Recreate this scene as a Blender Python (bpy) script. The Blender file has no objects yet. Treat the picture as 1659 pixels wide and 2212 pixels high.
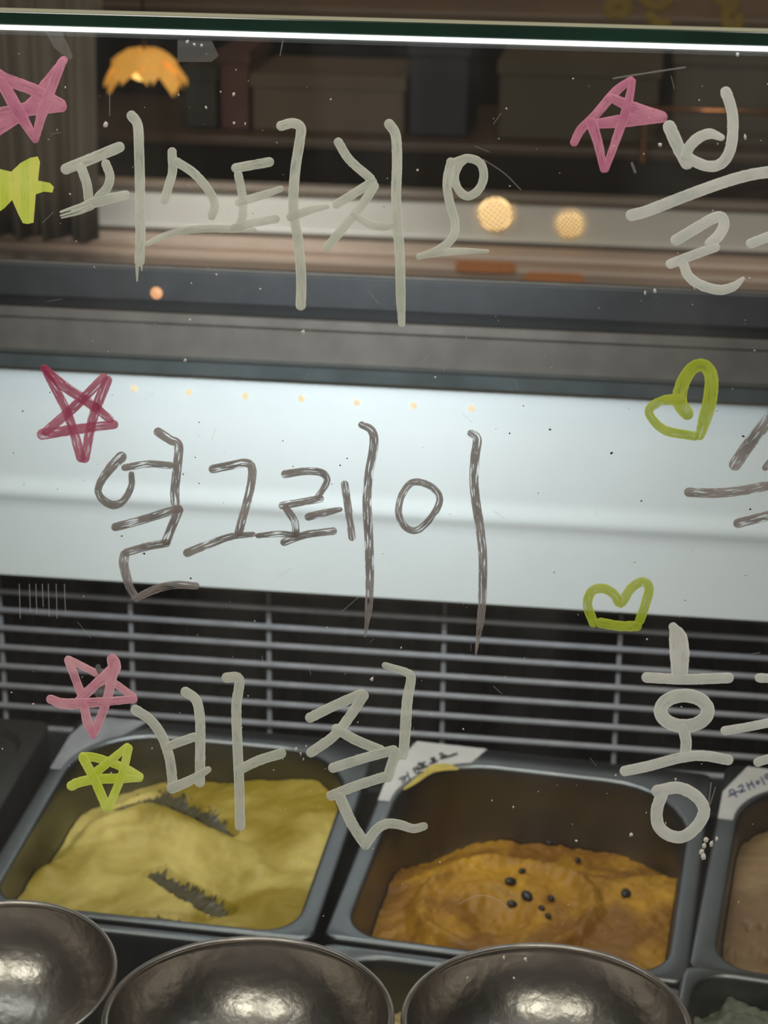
import bpy, bmesh, math, random
from mathutils import Vector, Matrix, noise
random.seed(7)
S = bpy.context.scene
COL = S.collection
R = math.radians

# ------------------------------------------------------------------ camera
FPX, CX, CY = 4500.0, 829.5, 1106.0
CAMZ = 1.45
PITCH, YAW, ROLL = 20.0, 7.50, 0.657
cd = bpy.data.cameras.new('camera'); cam = bpy.data.objects.new('camera', cd); COL.objects.link(cam)
CM = Matrix.Rotation(R(YAW), 3, 'Z') @ Matrix.Rotation(R(90 - PITCH), 3, 'X') @ Matrix.Rotation(R(ROLL), 3, 'Z')
cam.matrix_world = Matrix.Translation((0, 0, CAMZ)) @ CM.to_4x4()
cd.sensor_fit = 'HORIZONTAL'; cd.sensor_width = 36.0; cd.lens = FPX / 1659.0 * 36.0
cd.clip_start = 0.02; cd.clip_end = 30
cd.dof.use_dof = True; cd.dof.focus_distance = 0.74; cd.dof.aperture_fstop = 29.0
S.camera = cam
S.view_settings.view_transform = 'Standard'; S.view_settings.look = 'None'
S.view_settings.exposure = 0.0; S.view_settings.gamma = 1.0; S.view_settings.use_curve_mapping = False

# ------------------------------------------------------------------ world and lamps of the shop
w = bpy.data.worlds.new('world'); S.world = w; w.use_nodes = True
w.node_tree.nodes['Background'].inputs[0].default_value = (0.62, 0.54, 0.48, 1)
w.node_tree.nodes['Background'].inputs[1].default_value = 0.16

def area(name, loc, target, sx, sy, power, col, spread=180):
    l = bpy.data.lights.new(name, 'AREA'); l.shape = 'RECTANGLE'; l.size = sx; l.size_y = sy
    l.energy = power; l.color = col; l.spread = R(spread)
    o = bpy.data.objects.new(name, l); COL.objects.link(o); o.location = loc
    o.rotation_euler = (Vector(target) - Vector(loc)).to_track_quat('-Z', 'Y').to_euler()
    return o
def spot(name, loc, power, col, r):
    l = bpy.data.lights.new(name, 'POINT'); l.energy = power; l.color = col; l.shadow_soft_size = r
    o = bpy.data.objects.new(name, l); COL.objects.link(o); o.location = loc
    return o
WARM = (1.0, 0.80, 0.58); COOL = (0.90, 0.96, 1.0)
# case lighting strip under the top glass, shining back and down into the case
area('case_strip_light', (-0.12, 0.745, 1.335), (-0.12, 1.08, 1.02), 0.62, 0.012, 0.50, COOL)
# strip above the white panel
area('panel_strip_light', (-0.18, 0.93, 1.20), (-0.18, 1.10, 1.055), 0.24, 0.012, 0.60, COOL)
# shop ceiling lamps in front of the case
for sx_ in (-0.75, 0.35):
    area('shop_ceiling_light', (sx_, -0.85, 2.75), (0, 0.8, 1.1), 0.5, 0.35, 10.0, (1.0, 0.94, 0.85))
for i, (x, y, z) in enumerate([(-0.32, 0.38, 2.55), (0.16, 0.34, 2.55), (-0.75, 0.1, 2.55), (0.62, 0.25, 2.55)]):
    spot('ceiling_downlight', (x, y, z), 5.0, (1.0, .74, .46), 0.05)
# room behind the case
area('counter_fill_light', (-0.38, 1.86, 1.15), (-0.38, 1.96, 1.03), 0.26, 0.012, 0.13, (1, 0.98, 0.94), 120)  # added out of view to brighten the white splash panel
area('back_room_light', (0.2, 1.75, 2.35), (0.0, 2.45, 1.55), 1.0, 0.3, 0.7, WARM)
area('board_fill_light', (0.1, 2.16, 2.2), (0.0, 2.45, 1.45), 1.4, 0.1, 1.3, WARM)  # unseen light added for the board, set behind the splash panel's face

# ------------------------------------------------------------------ helpers
def ray(px, py):
    return (CM @ Vector(((px - CX) / FPX, -(py - CY) / FPX, -1.0)))
CO = Vector((0, 0, CAMZ))
def on_plane(px, py, p0, n):
    d = ray(px, py); t = (p0 - CO).dot(n) / d.dot(n)
    return CO + d * t
def at_y(px, py, y):
    return on_plane(px, py, Vector((0, y, 0)), Vector((0, 1, 0)))
def zrow(py, y):                       # height of a horizontal edge that meets the picture's left border at row py
    return at_y(0, py, y).z

def link(o, parent=None):
    COL.objects.link(o)
    if parent: o.parent = parent
    return o
def mesh(name, verts, faces, mat, parent=None, smooth=False, uvs=None):
    me = bpy.data.meshes.new(name); me.from_pydata([tuple(v) for v in verts], [], faces); me.update()
    if uvs:
        l = me.uv_layers.new(name='UVMap')
        for lp in me.loops: l.data[lp.index].uv = uvs[lp.vertex_index]
    me.materials.append(mat)
    if smooth:
        for p in me.polygons: p.use_smooth = True
    return link(bpy.data.objects.new(name, me), parent)
def from_bm(name, bm, mat, parent=None, smooth=False):
    me = bpy.data.meshes.new(name); bm.normal_update(); bm.to_mesh(me); bm.free(); me.materials.append(mat)
    if smooth:
        for p in me.polygons: p.use_smooth = True
    return link(bpy.data.objects.new(name, me), parent)
def box(name, x0, x1, y0, y1, z0, z1, mat, parent=None, bevel=0.0, seg=2):
    bm = bmesh.new(); bmesh.ops.create_cube(bm, size=1)
    for v in bm.verts:
        v.co = Vector(((x0 + x1) / 2 + v.co.x * (x1 - x0), (y0 + y1) / 2 + v.co.y * (y1 - y0), (z0 + z1) / 2 + v.co.z * (z1 - z0)))
    if bevel: bmesh.ops.bevel(bm, geom=bm.edges[:], offset=bevel, segments=seg, affect='EDGES', profile=0.5)
    return from_bm(name, bm, mat, parent, smooth=False)
def extrude_profile(name, prof, x0, x1, mat, parent=None, smooth=False):   # prof: closed (y, z) loop swept along x
    n = len(prof)
    v = [(x0, y, z) for y, z in prof] + [(x1, y, z) for y, z in prof]
    f = [(i, (i + 1) % n, n + (i + 1) % n, n + i) for i in range(n)]
    f += [tuple(range(n))[::-1], tuple(range(n, 2 * n))]
    o = mesh(name, v, f, mat, parent)
    bm = bmesh.new(); bm.from_mesh(o.data); bmesh.ops.recalc_face_normals(bm, faces=bm.faces[:]); bm.to_mesh(o.data); bm.free()
    if smooth:
        for p in o.data.polygons: p.use_smooth = len(p.vertices) == 4
    return o
def empty(name, loc=(0, 0, 0), rot=None):
    o = bpy.data.objects.new(name, None); link(o); o.location = loc; o.empty_display_size = 0.02
    if rot: o.rotation_euler = rot
    return o
def tag(o, label=None, cat=None, group=None, kind=None):
    if label: o['label'] = label
    if cat: o['category'] = cat
    if group: o['group'] = group
    if kind: o['kind'] = kind
    return o

# ------------------------------------------------------------------ materials
def mat(name, col, rough=0.5, metal=0.0, spec=0.5, var=0.0, vscale=40.0, bump=0.0, bscale=200.0, emit=None, estr=0.0, aniso=0.0, stretch=None, sss=0.0, coat=0.0):
    m = bpy.data.materials.new(name); m.use_nodes = True; nt = m.node_tree; b = nt.nodes['Principled BSDF']
    b.inputs['Base Color'].default_value = (*col, 1); b.inputs['Roughness'].default_value = rough
    b.inputs['Metallic'].default_value = metal; b.inputs['Specular IOR Level'].default_value = spec
    b.inputs['Coat Weight'].default_value = coat; b.inputs['Coat Roughness'].default_value = 0.04
    if sss: 
        b.inputs['Subsurface Weight'].default_value = sss; b.inputs['Subsurface Scale'].default_value = 0.006
        b.inputs['Subsurface Radius'].default_value = (1, .7, .3)
    if emit:
        b.inputs['Emission Color'].default_value = (*emit, 1); b.inputs['Emission Strength'].default_value = estr
    tc = nt.nodes.new('ShaderNodeTexCoord'); mp = nt.nodes.new('ShaderNodeMapping')
    nt.links.new(tc.outputs['Object'], mp.inputs['Vector'])
    if stretch: mp.inputs['Scale'].default_value = stretch
    if var:
        n = nt.nodes.new('ShaderNodeTexNoise'); n.inputs['Scale'].default_value = vscale; n.inputs['Detail'].default_value = 5
        nt.links.new(mp.outputs[0], n.inputs['Vector'])
        r = nt.nodes.new('ShaderNodeValToRGB')
        r.color_ramp.elements[0].position = 0.3; r.color_ramp.elements[1].position = 0.7
        r.color_ramp.elements[0].color = (*[c * (1 - var) for c in col], 1)
        r.color_ramp.elements[1].color = (*[min(1, c * (1 + var)) for c in col], 1)
        nt.links.new(n.outputs['Fac'], r.inputs['Fac']); nt.links.new(r.outputs['Color'], b.inputs['Base Color'])
    if bump:
        n2 = nt.nodes.new('ShaderNodeTexNoise'); n2.inputs['Scale'].default_value = bscale; n2.inputs['Detail'].default_value = 4
        nt.links.new(mp.outputs[0], n2.inputs['Vector'])
        bp = nt.nodes.new('ShaderNodeBump'); bp.inputs['Strength'].default_value = bump; bp.inputs['Distance'].default_value = 0.001
        nt.links.new(n2.outputs['Fac'], bp.inputs['Height']); nt.links.new(bp.outputs['Normal'], b.inputs['Normal'])
    return m
def glass_mat(name, tint=(0.96, 0.985, 0.97), haze=0.012, reflect=1.0):
    m = bpy.data.materials.new(name); m.use_nodes = True; nt = m.node_tree; nt.nodes.clear()
    out = nt.nodes.new('ShaderNodeOutputMaterial')
    tr = nt.nodes.new('ShaderNodeBsdfTransparent'); tr.inputs[0].default_value = (*tint, 1)
    gl = nt.nodes.new('ShaderNodeBsdfGlossy'); gl.inputs['Roughness'].default_value = 0.0
    fr = nt.nodes.new('ShaderNodeFresnel'); fr.inputs['IOR'].default_value = 1.45
    mul = nt.nodes.new('ShaderNodeMath'); mul.operation = 'MULTIPLY'; mul.inputs[1].default_value = reflect
    mx = nt.nodes.new('ShaderNodeMixShader'); nt.links.new(fr.outputs[0], mul.inputs[0]); nt.links.new(mul.outputs[0], mx.inputs[0])
    nt.links.new(tr.outputs[0], mx.inputs[1]); nt.links.new(gl.outputs[0], mx.inputs[2])
    # wiped smears and haze of dirt
    tc = nt.nodes.new('ShaderNodeTexCoord'); mp = nt.nodes.new('ShaderNodeMapping'); mp.inputs['Scale'].default_value = (30, 30, 9)
    nt.links.new(tc.outputs['Object'], mp.inputs['Vector'])
    n = nt.nodes.new('ShaderNodeTexNoise'); n.inputs['Scale'].default_value = 1.0; n.inputs['Detail'].default_value = 6
    nt.links.new(mp.outputs[0], n.inputs['Vector'])
    mr = nt.nodes.new('ShaderNodeMapRange'); mr.inputs[1].default_value = 0.45; mr.inputs[2].default_value = 0.8
    mr.inputs[3].default_value = haze * 0.4; mr.inputs[4].default_value = haze * 3
    nt.links.new(n.outputs['Fac'], mr.inputs[0])
    df = nt.nodes.new('ShaderNodeBsdfDiffuse'); df.inputs[0].default_value = (.8, .8, .8, 1)
    m2 = nt.nodes.new('ShaderNodeMixShader'); nt.links.new(mr.outputs[0], m2.inputs[0])
    nt.links.new(mx.outputs[0], m2.inputs[1]); nt.links.new(df.outputs[0], m2.inputs[2])
    nt.links.new(m2.outputs[0], out.inputs[0])
    return m
def paint_mat(name, c0, c1, streak=0.35, alpha=0.93, c_dark=None):
    """chalk-marker paint: pigment density varies along the stroke, thin streaks where the tip ran dry"""
    m = bpy.data.materials.new(name); m.use_nodes = True; nt = m.node_tree; b = nt.nodes['Principled BSDF']
    b.inputs['Roughness'].default_value = 0.75; b.inputs['Specular IOR Level'].default_value = 0.2
    tc = nt.nodes.new('ShaderNodeTexCoord')
    n = nt.nodes.new('ShaderNodeTexNoise'); n.inputs['Scale'].default_value = 90; n.inputs['Detail'].default_value = 4
    nt.links.new(tc.outputs['Object'], n.inputs['Vector'])
    r = nt.nodes.new('ShaderNodeValToRGB'); r.color_ramp.elements[0].position = .34; r.color_ramp.elements[1].position = .68
    r.color_ramp.elements[0].color = (*c0, 1); r.color_ramp.elements[1].color = (*c1, 1)
    nt.links.new(n.outputs['Fac'], r.inputs['Fac'])
    # pigment pools along the two borders of a stroke
    sx = nt.nodes.new('ShaderNodeSeparateXYZ'); nt.links.new(tc.outputs['UV'], sx.inputs[0])
    mo = nt.nodes.new('ShaderNodeMath'); mo.operation = 'MODULO'; mo.inputs[1].default_value = 2.0; nt.links.new(sx.outputs[0], mo.inputs[0])
    sb = nt.nodes.new('ShaderNodeMath'); sb.operation = 'SUBTRACT'; sb.inputs[1].default_value = 0.5; nt.links.new(mo.outputs[0], sb.inputs[0])
    ab = nt.nodes.new('ShaderNodeMath'); ab.operation = 'ABSOLUTE'; nt.links.new(sb.outputs[0], ab.inputs[0])
    er = nt.nodes.new('ShaderNodeMapRange'); er.inputs[1].default_value = .34; er.inputs[2].default_value = .46; er.inputs[3].default_value = 0; er.inputs[4].default_value = .5
    nt.links.new(ab.outputs[0], er.inputs[0])
    mc = nt.nodes.new('ShaderNodeMixRGB'); nt.links.new(er.outputs[0], mc.inputs[0]); nt.links.new(r.outputs['Color'], mc.inputs[1])
    mc.inputs[2].default_value = (*[min(1, c * 1.25) for c in c1], 1)
    nt.links.new(mc.outputs[0], b.inputs['Base Color'])
    mp = nt.nodes.new('ShaderNodeMapping'); mp.inputs['Scale'].default_value = (5.5, 0.55, 1)
    nt.links.new(tc.outputs['UV'], mp.inputs['Vector'])
    n2 = nt.nodes.new('ShaderNodeTexNoise'); n2.inputs['Scale'].default_value = 1; n2.inputs['Detail'].default_value = 3
    nt.links.new(mp.outputs[0], n2.inputs['Vector'])
    mr = nt.nodes.new('ShaderNodeMapRange'); mr.inputs[1].default_value = 0.555; mr.inputs[2].default_value = 0.64
    mr.inputs[3].default_value = alpha; mr.inputs[4].default_value = alpha * (1 - streak)
    nt.links.new(n2.outputs['Fac'], mr.inputs[0]); nt.links.new(mr.outputs[0], b.inputs['Alpha'])
    return m

M = {}
M['glass'] = glass_mat('clear_glass', haze=0.010)
M['topglass'] = glass_mat('top_glass', tint=(.93, .97, .95), haze=0.006, reflect=.55)
M['edge'] = mat('green_glass_edge', (0.012, 0.045, 0.030), 0.12, spec=0.6, var=.25, vscale=30)
M['edgetop'] = mat('pale_ground_edge', (0.42, 0.46, 0.36), 0.35)
M['led'] = mat('white_led', (0.9, 0.9, 0.9), 0.5, emit=(0.97, 1.0, 1.0), estr=1.6)
M['warmglint'] = mat('warm_glint', (0.03, 0.02, 0.01), 0.6, spec=.1, emit=(1.0, 0.80, 0.52), estr=1.08)  # glow for the mirrored lamp dots on the white panel
M['white'] = mat('white_lacquer', (0.80, 0.83, 0.86), 0.30, var=.03, vscale=12, coat=.2)
M['slate'] = mat('slate_metal', (0.036, 0.037, 0.042), 0.42, metal=.2, var=.15, vscale=60, bump=.05, bscale=600)
M['lip'] = mat('green_grey_lip', (0.058, 0.068, 0.072), 0.3, var=.25, vscale=35)
M['brownrail'] = mat('brown_grey_metal', (0.125, 0.108, 0.098), 0.5, metal=.25, var=.16, vscale=55, bump=.06, bscale=500)
M['black'] = mat('black_void', (0.006, 0.006, 0.007), 0.6)
M['fin'] = mat('dark_fin', (0.012, 0.012, 0.014), 0.5, metal=.5)
M['wire'] = mat('coated_wire', (0.31, 0.30, 0.33), 0.42, var=.14, vscale=70)
M['steel'] = mat('brushed_steel', (0.165, 0.17, 0.175), 0.34, metal=1.0, var=.12, vscale=25, bump=.03, bscale=400)
M['steel_dark'] = mat('dark_steel', (0.10, 0.095, 0.09), 0.4, metal=.8, var=.2, vscale=30)
M['bowl'] = mat('dark_bowl_metal', (0.40, 0.355, 0.325), 0.31, metal=1.0, var=.22, vscale=40, bump=.45, bscale=150)
M['bowlrim'] = mat('bowl_rim_metal', (0.55, 0.48, 0.43), 0.32, metal=1.0, var=.15, vscale=90)
M['deck'] = mat('dark_deck', (0.018, 0.018, 0.018), 0.5)
M['sticker'] = mat('paper_sticker', (0.50, 0.46, 0.44), 0.7, var=.08, vscale=50)
M['clearlabel'] = mat('grey_film_label', (0.26, 0.25, 0.27), 0.35, var=.3, vscale=60)
M['inkblack'] = mat('black_ink', (0.012, 0.014, 0.018), 0.6)
M['inkblue'] = mat('blue_ink', (0.03, 0.045, 0.14), 0.6)
M['stain'] = mat('yellow_stain', (0.46, 0.33, 0.07), 0.5, var=.2, vscale=100)
M['grey'] = paint_mat('pale_grey_marker', (0.58, 0.65, 0.58), (0.72, 0.79, 0.72), .22)
M['grey2'] = paint_mat('white_grey_marker', (0.62, 0.70, 0.67), (0.77, 0.84, 0.81), .12, .95)
M['backlit_grey'] = paint_mat('backlit_grey_marker', (0.19, 0.18, 0.175), (0.36, 0.34, 0.34), .9, .94)  # grey marker darkened in colour to look backlit by the panel
M['pink'] = paint_mat('pink_marker', (0.62, 0.20, 0.36), (0.80, 0.36, 0.52), .30, .9)
M['pink2'] = paint_mat('soft_pink_marker', (0.76, 0.30, 0.44), (0.90, 0.54, 0.62), .30, .92)
M['red'] = paint_mat('crimson_marker', (0.40, 0.05, 0.13), (0.55, 0.16, 0.26), .45, .92)
M['lime'] = paint_mat('lime_marker', (0.62, 0.82, 0.06), (0.78, 0.95, 0.20), .12, .96)
M['olive'] = paint_mat('green_marker', (0.38, 0.52, 0.03), (0.52, 0.66, 0.09), .30, .93)
M['smear'] = paint_mat('grey_smear', (0.10, 0.11, 0.11), (0.22, 0.22, 0.22), .7, .80)
M['crumb'] = mat('dried_paint_crumb', (0.72, 0.72, 0.68), 0.8)
def film(name, col, a):
    m = mat(name, col, .3); m.node_tree.nodes['Principled BSDF'].inputs['Alpha'].default_value = a; return m
M['tape'] = film('clear_tape', (0.6, 0.6, 0.58), .16)
M['scratch'] = film('glass_scratch', (0.75, 0.75, 0.75), .22)

# ------------------------------------------------------------------ the room behind
M['wall'] = mat('dark_brown_wall', (0.030, 0.024, 0.018), 0.7, var=.3, vscale=5)
M['floor'] = mat('dark_floor', (0.05, 0.045, 0.04), 0.6, var=.2, vscale=8)
tag(box('floor', -2.5, 2.5, -2.5, 3.1, -0.05, 0.0, M['floor']), kind='structure')
tag(box('wall_back', -2.5, 2.5, 2.75, 2.85, 0, 2.9, M['wall']), kind='structure')

M['beige'] = mat('beige_laminate', (0.50, 0.385, 0.32), 0.35, var=.08, vscale=14)
M['brownwood'] = mat('brown_wood', (0.060, 0.038, 0.024), 0.45, var=.3, vscale=10, stretch=(1, 8, 8))
M['splash'] = mat('white_splash_panel', (0.70, 0.69, 0.66), 0.28, var=.03, vscale=15)
M['trimgrey'] = mat('grey_brown_trim', (0.20, 0.16, 0.13), 0.4)
bc = tag(empty('back_counter', (0, 2.0, 0)), 'beige and brown back counter with white splash panel behind the case', 'counter')
YB = 1.90
def cpart(name, y0, y1, p_bot, p_top, m, bev=.002):
    z0 = zrow(p_bot, y0); z1 = zrow(p_top, y0)
    o = box(name, -1.5, 1.5, y0, y1, z0, z1, m, None, bev); o.parent = bc; o.matrix_parent_inverse = Matrix.Translation((0, -2.0, 0)); return o
cpart('counter_front', YB, 2.02, 760, 532, M['beige'], .004)
cpart('counter_edge', YB + .02, 2.02, 531.5, 503, M['beige'], .006)
cpart('brown_strip', YB + .05, 2.02, 510, 481, M['brownwood'])
cpart('splash_foot', YB + .055, 2.02, 482, 472, M['splash'], .001)
cpart('splash_panel', YB + .06, 2.02, 473, 398, M['splash'])
cpart('top_trim', YB + .055, 1.975, 398.5, 381, M['trimgrey'])
o = box('cabinet_body', -1.5, 1.5, YB + .01, 2.02, 0.0, zrow(760, YB) + .002, M['brownwood'], None); o.parent = bc; o.matrix_parent_inverse = Matrix.Translation((0, -2.0, 0))

# upper board with gold strokes
M['board'] = mat('brown_board', (0.36, 0.225, 0.15), 0.55, var=.22, vscale=6, stretch=(1, 6, 6))
M['board_line'] = mat('pale_board_line', (0.55, 0.42, 0.36), 0.4)
M['gold'] = mat('gold_paint', (0.60, 0.40, 0.05), 0.5, var=.2, vscale=30)
YW = 2.45
ub = tag(empty('upper_board', (0, YW, 0)), 'brown wooden board with gold lettering above the back counter', 'board')
def bpart(name, x0, x1, y0, y1, pb, pt, m, bev=.001):
    o = box(name, x0, x1, y0, y1, zrow(pb, y0), zrow(pt, y0), m, None, bev); o.parent = ub; o.matrix_parent_inverse = Matrix.Translation((0, -YW, 0)); return o
bpart('board_panel', -1.6, 1.6, YW, YW + .03, 60, -420, M['board'])
bpart('board_strip', -1.6, 1.6, YW - .006, YW + .001, 8, 0, M['board_line'])

# dim boxes on a shelf; tan, maroon and navy stand in for blurred reflections
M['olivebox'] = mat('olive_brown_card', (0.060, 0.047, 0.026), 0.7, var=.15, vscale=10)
M['tan'] = mat('tan_patch', (0.085, 0.060, 0.036), 0.75, var=.12, vscale=14)
M['maroon'] = mat('maroon_patch', (0.075, 0.030, 0.024), 0.8, var=.2, vscale=30)
M['navy'] = mat('navy_patch', (0.008, 0.009, 0.014), 0.6)
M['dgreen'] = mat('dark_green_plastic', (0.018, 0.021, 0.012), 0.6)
M['copper'] = mat('copper_rail', (0.55, 0.24, 0.09), 0.25, metal=1.0)
def pxbox(name, x0, x1, pb, pt, y, dep, m, bev=.004, skew=0):
    a = at_y(x0, pb, y); b = at_y(x1, pb, y); zt = at_y(x0, pt, y).z
    return box(name, a.x, b.x, y, y + dep, (a.z + b.z) / 2, zt + ((b.z - a.z) / 2), m, None, bev)
sh = tag(box('back_shelf', -1.5, 1.5, 2.12, 2.38, zrow(278, 2.12) - .010, zrow(278, 2.12), M['brownwood'], None, .002), 'dark wooden shelf on the wall under the boxes', 'shelf')
M['brownwood2'] = M['brownwood']
YS = 2.16
def onshelf(name, x0, x1, pt, dep, m, y=YS):
    x0w = at_y(x0, 278, y).x; x1w = at_y(x1, 278, y).x; z1 = at_y((x0 + x1) / 2, pt, y).z; z0 = zrow(278, 2.12)
    cx = (x0w + x1w) / 2; e = empty(name, (cx, y + dep / 2, z0)); hw = (x1w - x0w) / 2
    box('box_body', -hw, hw, -dep / 2, dep / 2, 0, z1 - z0, m, e, .003)
    # lid flaps and a taped seam so that it reads as a carton
    box('lid_flap', -hw - .002, hw + .002, -dep / 2 - .002, dep / 2 + .002, (z1 - z0) - .012, (z1 - z0) + .002, m, e, .001)
    return e
tag(onshelf('backdrop_box', 545, 872, 168, .14, M['tan']), 'tan box standing in for a blurred reflection, widest on the shelf', 'box', 'boxes on the back shelf')
tag(onshelf('backdrop_box', 476, 538, 112, .12, M['maroon']), 'small maroon box standing in for a blurred reflection, left of the tan box', 'box', 'boxes on the back shelf')
tag(onshelf('backdrop_box', 398, 468, 150, .12, M['dgreen']), 'dark green box at the left end of the shelf, beside the amber lamp', 'box', 'boxes on the back shelf')
tag(onshelf('backdrop_box', 882, 1010, 96, .12, M['navy']), 'tall navy box standing in for a blurred reflection, right of the tan box', 'box', 'boxes on the back shelf')
tag(onshelf('backdrop_box', 1075, 1420, 140, .14, M['olivebox']), 'olive brown box behind the pink star near the top right', 'box', 'boxes on the back shelf')
tag(onshelf('backdrop_box', 1450, 1800, 118, .14, M['olivebox']), 'olive brown box at the right edge of the shelf', 'box', 'boxes on the back shelf')
# copper rail in front of the right hand boxes
pa = at_y(1438, 236, 2.10); pb_ = at_y(1660, 252, 2.10)
cr = tag(empty('copper_rail', ((pa.x + pb_.x) / 2, 2.10, zrow(278, 2.12))), 'thin copper rail before the boxes at the right', 'rail')
hz = pa.z - zrow(278, 2.12)
L = (pb_.x - pa.x) / 2 + .02
bm = bmesh.new(); bmesh.ops.create_cone(bm, segments=16, radius1=.0028, radius2=.0028, depth=2 * L, cap_ends=True, matrix=Matrix.Translation((0, 0, hz)) @ Matrix.Rotation(R(90), 4, 'Y'))
from_bm('rail_bar', bm, M['copper'], cr, True)
for s in (-1, 1):
    box('rail_post', s * L - .002, s * L + .002, -.002, .03, -.008, hz, M['copper'], cr)

# curtain at the far left
M['curtain'] = mat('grey_brown_curtain', (0.21, 0.18, 0.145), 0.85, var=.18, vscale=60, stretch=(1, 1, .08))
xa = at_y(-260, 300, 1.84).x; xb = at_y(215, 300, 1.84).x; zb = zrow(512, 1.84); zt = 1.62
NX, NZ = 90, 10; v = []; f = []
for j in range(NZ + 1):
    t = j / NZ
    for i in range(NX + 1):
        s = i / NX; x = xa + (xb - xa) * s
        y = 1.84 + .012 * math.sin(s * 38 + .6 * math.sin(s * 9)) * (0.55 + .45 * (1 - t)) + .004 * math.sin(s * 97)
        v.append((x + .006 * math.sin(t * 3 + s * 5), y, zb + (zt - zb) * t))
for j in range(NZ):
    for i in range(NX):
        a = j * (NX + 1) + i; f.append((a, a + 1, a + NX + 2, a + NX + 1))
cu = mesh('curtain', v, f, M['curtain'], None, True)
so = cu.modifiers.new('thick', 'SOLIDIFY'); so.thickness = .002
tag(cu, 'grey brown pleated curtain hanging at the far left', 'curtain')

# ------------------------------------------------------------------ lamps in the room behind
M['amber'] = mat('amber_paper', (0.75, 0.42, 0.12), 0.6, emit=(1.0, 0.44, 0.06), estr=0.42, var=.25, vscale=40)
M['amberhot'] = mat('glowing_bulb', (1, .8, .5), 0.4, emit=(1.0, 0.60, 0.16), estr=1.6)
lc = at_y(312, 140, 2.02)
fl = tag(empty('flower_lamp', lc), 'glowing amber flower shaped hanging lamp beside the curtain', 'lamp')
def petal(ang, length, width, droop):
    v = []; f = []; NU, NV = 8, 6
    for j in range(NV + 1):
        t = j / NV
        for i in range(NU + 1):
            s = i / NU * 2 - 1
            wd = width * (math.sin(math.pi * min(1, .16 + t * .78)) ** .7) * (1 if t < .96 else .7)
            r = .006 + length * t; z = .014 - droop * t * t - .006 * abs(s) * t + .002 * math.sin(s * 9 + t * 5)
            x = r; y = s * wd
            v.append((x * math.cos(ang) - y * math.sin(ang), x * math.sin(ang) + y * math.cos(ang), z))
    for j in range(NV):
        for i in range(NU):
            a = j * (NU + 1) + i; f.append((a, a + 1, a + NU + 2, a + NU + 1))
    o = mesh('petal', v, f, M['amber'], fl, True)
    s_ = o.modifiers.new('t', 'SOLIDIFY'); s_.thickness = .0008
    return o
for k in range(9): petal(k * 2 * math.pi / 9 + .2, .035 + .005 * math.sin(k * 2.3), .016, .028 + .008 * math.sin(k * 1.7))
for k in range(6): petal(k * 2 * math.pi / 6, .026, .014, .010)
bm = bmesh.new(); bmesh.ops.create_uvsphere(bm, u_segments=20, v_segments=12, radius=.017)
for vv in bm.verts: vv.co.z *= .7; vv.co.z -= .004
from_bm('bulb', bm, M['amberhot'], fl, True)
bm = bmesh.new(); bmesh.ops.create_cone(bm, segments=10, radius1=.0012, radius2=.0012, depth=.5, cap_ends=True, matrix=Matrix.Translation((0, 0, .26)))
from_bm('cord', bm, M['black'], fl, True)

M['lattice'] = mat('lattice_cap', (0.35, 0.22, 0.10), 0.5)
M['lampglow'] = mat('lamp_glow', (1, .85, .6), 0.4, emit=(1.0, 0.66, 0.30), estr=1.6)
def round_lamp(px, py, dpx, label):
    y = YB + .055; c = at_y(px, py, y); r = dpx / 2 * (c - CO).length / FPX
    e = tag(empty('lattice_lamp', c), label, 'lamp', 'round lattice lamps on the white splash panel')
    bm = bmesh.new(); bmesh.ops.create_uvsphere(bm, u_segments=32, v_segments=16, radius=r * .95)
    for q in bm.verts: q.co.y *= .45
    bmesh.ops.delete(bm, geom=[q for q in bm.verts if q.co.y > .001], context='VERTS')
    from_bm('glow_dome', bm, M['lampglow'], e, True)
    bm = bmesh.new(); n = 4
    for k in range(-n, n + 1):
        for d in (0, 1):
            o_ = k / n * r * .95; h = math.sqrt(max(0, (r * .95) ** 2 - o_ ** 2)); steps = 10
            pts = []
            for i in range(steps + 1):
                s = (i / steps * 2 - 1) * h
                q = Vector((s, 0, o_)); q = Matrix.Rotation(R(35 + 90 * d), 3, 'Y') @ q
                yy = -.45 * math.sqrt(max(0, (r * .95) ** 2 - q.x ** 2 - q.z ** 2)) - .0009
                pts.append(Vector((q.x, yy, q.z)))
            dirv = Matrix.Rotation(R(35 + 90 * d), 3, 'Y') @ Vector((0, 0, 1)) * .0006
            row = []
            for p in pts: row.append((bm.verts.new(p - dirv), bm.verts.new(p + dirv)))
            for a, b in zip(row, row[1:]): bm.faces.new((a[0], b[0], b[1], a[1]))
    o = from_bm('lattice_cover', bm, M['lattice'], e); s_ = o.modifiers.new('t', 'SOLIDIFY'); s_.thickness = .0006
    bm = bmesh.new(); seg = 40
    prof = [(r * .95, .002), (r * .95, -.001), (r * .99, -.001), (r * .99, .002)]
    rings = [[bm.verts.new((math.cos(a) * pr, py_, math.sin(a) * pr)) for pr, py_ in prof] for a in [2 * math.pi * i / seg for i in range(seg)]]
    for i in range(seg):
        for j in range(4):
            bm.faces.new((rings[i][j], rings[i][(j + 1) % 4], rings[(i + 1) % seg][(j + 1) % 4], rings[(i + 1) % seg][j]))
    from_bm('lamp_ring', bm, M['lattice'], e, True)
    return e
round_lamp(1070, 462, 76, 'larger round warm lattice lamp, left of the pair on the splash panel')
round_lamp(1231, 486, 58, 'smaller round warm lattice lamp, right of the pair on the splash panel')

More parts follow.
